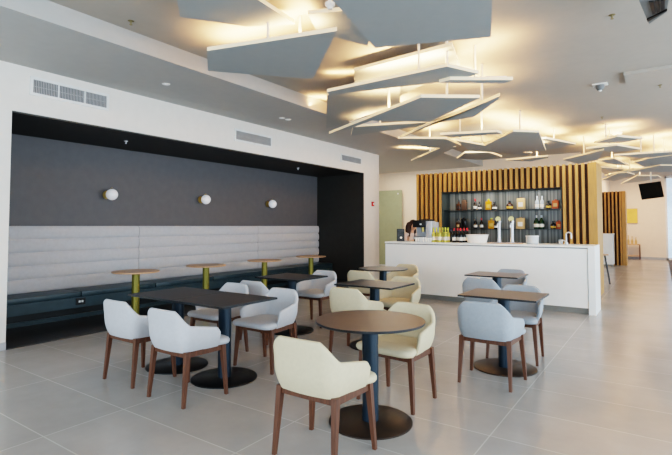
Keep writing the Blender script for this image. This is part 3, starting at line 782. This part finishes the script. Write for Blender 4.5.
P('back_post', M['dark'], t, lambda b: [bar(b, (s*.15, -.21, .72), (s*.15, -.23, .95), .02, .02) for s in (-1, 1)])
t = thing('wall_art', 'square yellow canvas on the far cream wall', 'picture', (-1.1, 24.28, 1.56))
P('canvas', M['yellowart'], t, lambda b: box(b, -.3, .22, -.03, .02, 0, .62))
P('frame', M['oak'], t, lambda b: [box(b, -.31, .23, -.035, .02, -.012, 0), box(b, -.31, .23, -.035, .02, .62, .632), box(b, -.312, -.3, -.035, .02, -.012, .632), box(b, .22, .232, -.035, .02, -.012, .632)])
t = thing('console_table', 'small wooden console table against the far cream wall', 'table', (-1.05, 24.0, 0))
P('tabletop', M['oak'], t, lambda b: box(b, -.3, .26, -.2, .2, .62, .66))
P('shelf', M['oak'], t, lambda b: box(b, -.28, .24, -.18, .18, .14, .17))
for sx in (-.28, .24):
    for sy in (-.17, .17): P('leg', M['walnut'], t, lambda b: bar(b, (sx, sy, 0), (sx, sy, .62), .035, .035))
for k, lab in enumerate(('slim pale vase on the far console, left', 'slim pale vase on the far console, middle', 'slim pale vase on the far console, right')):
    t = thing('vase', lab, 'vase', (-1.22+.14*k, 23.95, .66), 0, 'pale vases on the far console')
    P('body', l_cream, t, lambda b: lathe(b, [(0, 0), (.035, 0), (.045, .12), (.015, .22), (.015, .36 - .04*k), (.02, .37-.04*k), (0, .37-.04*k)], n=16), True)
# TV hanging from ceiling
t = thing('television', 'black flat television hung tilted below the ceiling at the far right', 'television', (-.25, 17.0, 0))
def tvq(b, ins, y0, y1):
    q = [(-.568, 2.70), (-.005, 2.757), (.069, 2.295), (-.497, 2.227)]
    cx_, cz = sum(a for a, _ in q)/4, sum(c for _, c in q)/4
    A = []; B = []
    for x, z in q:
        x = cx_+(x-cx_)*ins; z = cz+(z-cz)*ins; ty = (z-cz)*-.35
        A.append(b.verts.new((x+.25, y0+ty, z))); B.append(b.verts.new((x+.25, y1+ty, z)))
    for k in range(4): b.faces.new((A[k], A[(k+1) % 4], B[(k+1) % 4], B[k]))
    b.faces.new(A[::-1]); b.faces.new(B)
P('housing', M['dark'], t, lambda b: tvq(b, 1, 0, .06))
P('screen', M['screen'], t, lambda b: tvq(b, .94, -.004, .002))
P('bracket', M['rod'], t, lambda b: box(b, -.02, .02, .06, .10, 2.5, 3.55))
# glass partition
t = thing('glass_partition', 'pale green frosted glass panel behind the left end of the bar', 'glass panel', (0, 0, 0))
P('pane', M['greenglass'], t, lambda b: box(b, -8.95, -7.53, 14.95, 14.97, .05, 2.7))
P('channel', M['steelw'], t, lambda b: [box(b, -8.95, -7.53, 14.94, 14.98, 0, .05)])
P('clamp', M['steelw'], t, lambda b: [box(b, x, x+.05, 14.94, 15.1, 2.55, 2.6) for x in (-8.7, -7.7)])

# ------------------------------------------------------------------ hanging ceiling panels
PANELS = [
 # z, polygon (photo outline projected on its level), rods, light power factor, label, tilt
 (3.42, [(172, -30), (180, 17), (248, 27), (295, 24), (258, 0), (228, -22)], [(235, 5)], .2, 'grey ceiling panel at top left with a pointed right tip'),
 (3.20, [(207, 51), (337, 31), (313, 79), (208, 71)], [(268, 45), (300, 50)], 1, 'tapered grey ceiling panel hanging nearest the left wall'),
 (3.42, [(308, 14.5), (342, 11), (372, 20), (368, 46), (318, 33)], [(335, 22)], .0, 'small warm lit ceiling panel tucked beside the largest one'),
 (3.10, [(331, -2), (375, 48), (491, 37), (493, -30), (340, -40)], [(418, 15), (470, 20)], 1, 'largest grey ceiling panel at top centre'),
 (3.40, [(354, 71), (452, 45.5), (460, 66), (400, 96), (355, 103)], [(389, 80)], .3, 'cream lit ceiling panel high in the middle cluster'),
 (3.16, [(327, 92), (447, 66.5), (479, 74), (453, 81), (329, 95)], [(419, 75), (447, 72)], 1, 'long thin grey ceiling blade crossing the middle cluster'),
 (3.34, [(327, 95), (400, 86), (400, 104), (326, 129)], [(360, 100)], .5, 'glowing ceiling panel at the left end of the middle cluster'),
 (3.00, [(329, 134), (421, 97.5), (480, 98), (430, 122), (372, 120.5), (350, 128.5)], [(389, 113), (447, 104)], 1, 'dark blue grey ceiling panel low in the middle cluster'),
 (3.02, [(400, 138), (500, 96), (499, 99), (474, 117), (430, 124)], [(482, 104)], .8, 'narrow grey ceiling blade rising to the right in the middle'),
 (3.12, [(439, 83), (450, 80), (513, 80), (505, 83.5)], [(475, 81.5)], .5, 'thin pale ceiling blade right of the middle cluster'),
 (3.08, [(353, 127), (428, 122.5), (418, 127), (385, 131), (351, 136)], [(380, 127)], 1, 'flat grey ceiling panel left below the dark blue one'),
 (3.14, [(398, 138.5), (446, 139), (461, 145.5), (440, 148), (424, 147)], [(430, 141)], 1, 'bent grey ceiling panel beyond the middle cluster'),
 (3.10, [(456, 140.5), (485, 145.7), (513, 131.5), (539, 132.5), (546, 151), (505, 153), (470, 151)], [(482, 146), (520, 135), (460, 142)], 1.2, 'wide grey ceiling panel above the bar'),
 (3.06, [(440, 135), (497, 132), (502, 134), (452, 137.5)], [(482, 134)], .8, 'thin grey ceiling blade just left of the bar panels'),
 (3.24, [(541.5, 139), (546, 138.7), (576, 144.5), (560, 148), (545, 150)], [(554, 143)], .6, 'small warm ceiling panel right of the wide grey one'),
 (3.12, [(457, 158.5), (465, 153), (489, 152.5), (502, 157), (480, 160)], [(470, 156)], .4, 'warm lit ceiling panel low above the back bar'),
 (3.16, [(411, 161), (446, 145.5), (456, 147), (430, 160)], [(430, 153)], .6, 'slanting ceiling blade above the left end of the bar'),
 (3.12, [(500, 150), (532, 153), (526, 155.5), (505, 153)], [(517, 153)], .6, 'thin bright ceiling blade above the bar, middle'),
 (3.10, [(506, 160.5), (548, 156.5), (548, 158), (530, 161.5)], [(537, 159)], .6, 'thin pale ceiling blade just over the slatted top'),
 (3.10, [(563, 160), (604, 150), (598, 160), (577, 164)], [(584, 155)], 1, 'blue grey ceiling panel above the right end of the slats'),
 (3.12, [(598, 161), (615, 158.7), (629, 166), (613, 164.5)], [(612, 162)], .8, 'grey kite shaped ceiling panel right of the slats'),
 (3.22, [(594, 143), (617, 136.7), (643, 139), (620, 143)], [(606, 140)], .6, 'pale star like ceiling panel under the dark ceiling mount'),
 (3.10, [(614, 155.7), (672, 152), (690, 152), (690, 156), (640, 158)], [(654, 154), (641, 155)], 1, 'long thin ceiling panel at the right edge'),
 (3.08, [(635, 162.5), (648, 158.7), (690, 153), (690, 163), (644, 167)], [(664, 158)], .8, 'wide grey ceiling panel at the right edge, below the thin one'),
 (3.10, [(602, 180), (618, 173.5), (627, 172.7), (635, 175), (614, 181)], [(622, 176)], .6, 'blue grey ceiling panel before the far slatted screen'),
 (3.12, [(621, 184), (637, 176), (658, 176), (661, 178), (644, 181)], [(640, 179)], .5, 'farthest pale ceiling panel beside the television'),
 (3.15, [(586, 149), (617, 145.5), (640, 149.5), (612, 152)], [(610, 148)], .8, 'slim grey ceiling panel between the star like panel and the slats'),
 (3.05, [(628, 172), (660, 165.5), (690, 166), (672, 172)], [(660, 168)], .8, 'grey ceiling panel just above the television at the right edge'),
 (3.14, [(604, 176), (634, 169), (650, 170), (626, 175)], [(630, 172)], .8, 'small bright ceiling panel above the far slatted screen'),
 (3.20, [(600, 167.5), (620, 169), (640, 172), (610, 171)], [(618, 169.5)], .5, 'narrow ceiling blade beyond the right end of the slats'),
]
lights = []
for z, poly, rods, pw, lab in PANELS:
    pts = [atz(px, py, z) for px, py in poly]
    cen = sum(pts, Vector())/len(pts)
    t = thing('ceiling_panel', lab, 'ceiling panel', (cen.x, cen.y, z), 0, 'hanging ceiling panels')
    bm = bm_new(); th = .04
    prism(bm, [(p.x-cen.x, p.y-cen.y) for p in pts], 0, th)
    bmesh.ops.recalc_face_normals(bm, faces=bm.faces[:])
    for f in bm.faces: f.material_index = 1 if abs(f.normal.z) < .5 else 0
    obj('board', bm, [M['panel'], M['paneledge_glow']], t)
    for px, py in rods:
        q = atz(px, py, z) - cen
        P('suspension_rod', M['rod'], t, lambda b: tube(b, [(q.x, q.y, th), (q.x, q.y, 3.55-z)], .015, 10), True)
    if pw > 0:
        P2 = [Vector((p.x, p.y)) for p in pts]
        def inside(q):
            r = False
            for a, b in zip(P2, P2[1:]+P2[:1]):
                if (a.y > q.y) != (b.y > q.y) and q.x < (b.x-a.x)*(q.y-a.y)/(b.y-a.y)+a.x: r = not r
            return r
        def clear(q, m):
            return inside(q) and all(inside(q+Vector((m*math.cos(k*PI/4), m*math.sin(k*PI/4)))) for k in range(8))
        best = None
        xs_ = [p.x for p in P2]; ys_ = [p.y for p in P2]
        for mg in (.14, .09, .05, .03):
            for i in range(1, 12):
                for j in range(1, 12):
                    q0 = Vector((min(xs_)+(max(xs_)-min(xs_))*i/12, min(ys_)+(max(ys_)-min(ys_))*j/12))
                    if not clear(q0, mg): continue
                    for k in range(12):
                        dv = Vector((math.cos(PI*k/12), math.sin(PI*k/12)))
                        e = [0, 0]
                        for n_, sg in enumerate((1, -1)):
                            while e[n_] < 3 and clear(q0+dv*sg*(e[n_]+.06), mg): e[n_] += .06
                        if best is None or e[0]+e[1] > best[0]: best = (e[0]+e[1], q0+dv*(e[0]-e[1])/2, PI*k/12)
            if best and best[0] > .3: break
        if best is None: best = (.1, Vector((cen.x, cen.y)), 0)
        L, mid, ang = max(.1, best[0]), Vector((best[1].x, best[1].y, z)), best[2]
        ofs = mid-cen
        P('light_strip', M['opal'], t, lambda b: (box(b, -L/2, L/2, -.02, .02, th-.001, th+.012), bmesh.ops.rotate(b, verts=b.verts[:], cent=(0, 0, 0), matrix=Matrix.Rotation(ang, 3, 'Z')), bmesh.ops.translate(b, verts=b.verts[:], vec=(ofs.x, ofs.y, 0))))
        lights.append((mid + Vector((0, 0, th+.02)), L, ang, pw))
# dark mount above the star panel
p = atz(617, 132.5, 3.55)
t = thing('ceiling_mount', 'dark little ceiling mount above the pale star like panel', 'ceiling mount', (p.x, p.y, 3.55))
P('plate', M['whitep'], t, lambda b: lathe(b, [(0, -.05), (.10, -.045), (.11, 0), (0, 0)], n=24), True)
P('stem', M['dark'], t, lambda b: tube(b, [(0, 0, -.05), (0, 0, -.2)], [.035, .02], 12), True)

# ------------------------------------------------------------------ lights
def area(name, loc, size, size_y, power, col, rot, spread=PI):
    l = bpy.data.lights.new(name, 'AREA'); l.shape = 'RECTANGLE'; l.size = size; l.size_y = size_y; l.energy = power; l.color = col; l.spread = spread
    o = bpy.data.objects.new(name, l); C.objects.link(o); o.location = loc; o.rotation_euler = rot; return o
WARM = (1.0, .54, .21)
for p, L, ang, pw in lights:
    area('panel_light', p, L, .05, 29*pw*(.4+.5*L), WARM, (PI, 0, -ang), math.radians(145))
area('window_light', (-1.5, -4.0, 1.7), 9, 3.0, 190, (.76, .89, 1.0), (PI/2, 0, 0))          # daylight through the glass front behind
area('window_light', (4.2, 5.0, 1.7), 14, 3.0, 350, (.78, .90, 1.0), (PI/2, 0, PI/2))       # and along the right
area('corridor_fill', (-.6, 21.5, 3.4), 1.2, 3, 80, (1, .66, .42), (0, 0, 0))  # added warm fill for the end wall, no fitting modelled
area('passage_fill', (-7.2, 13.3, 3.3), 1.5, 2, 36, (1, .85, .68), (0, 0, 0))  # added fill that lifts the dim passage behind the bar, no fitting modelled
area('bar_light', (-2.8, 10.2, 3.3), 3, .2, 30, (1, .85, .65), (math.radians(25), 0, 0))
area('niche_light', (-3.04, 10.9, 2.22), 2.4, .05, 7, (1, .93, .82), (0, 0, 0))

w = bpy.data.worlds.new('daylight'); bpy.context.scene.world = w; w.use_nodes = True
nt = w.node_tree; bg = nt.nodes['Background']; bg.inputs['Color'].default_value = (.72, .86, 1, 1); bg.inputs['Strength'].default_value = .9

cam = bpy.data.cameras.new('camera'); co = bpy.data.objects.new('camera', cam); C.objects.link(co)
cam.sensor_fit = 'HORIZONTAL'; cam.sensor_width = 36; cam.lens = F*36/672; cam.clip_start = .05
cam.shift_y = -(227.5-CY)/672
co.location = (0, 0, H); co.rotation_euler = (PI/2+TILT, 0, YAW)
sc = bpy.context.scene; sc.camera = co
sc.view_settings.view_transform = 'Filmic'; sc.view_settings.look = 'High Contrast'
sc.view_settings.exposure = 0.67
sc.cycles.max_bounces = 10; sc.cycles.diffuse_bounces = 6
sc.cycles.use_denoising = True
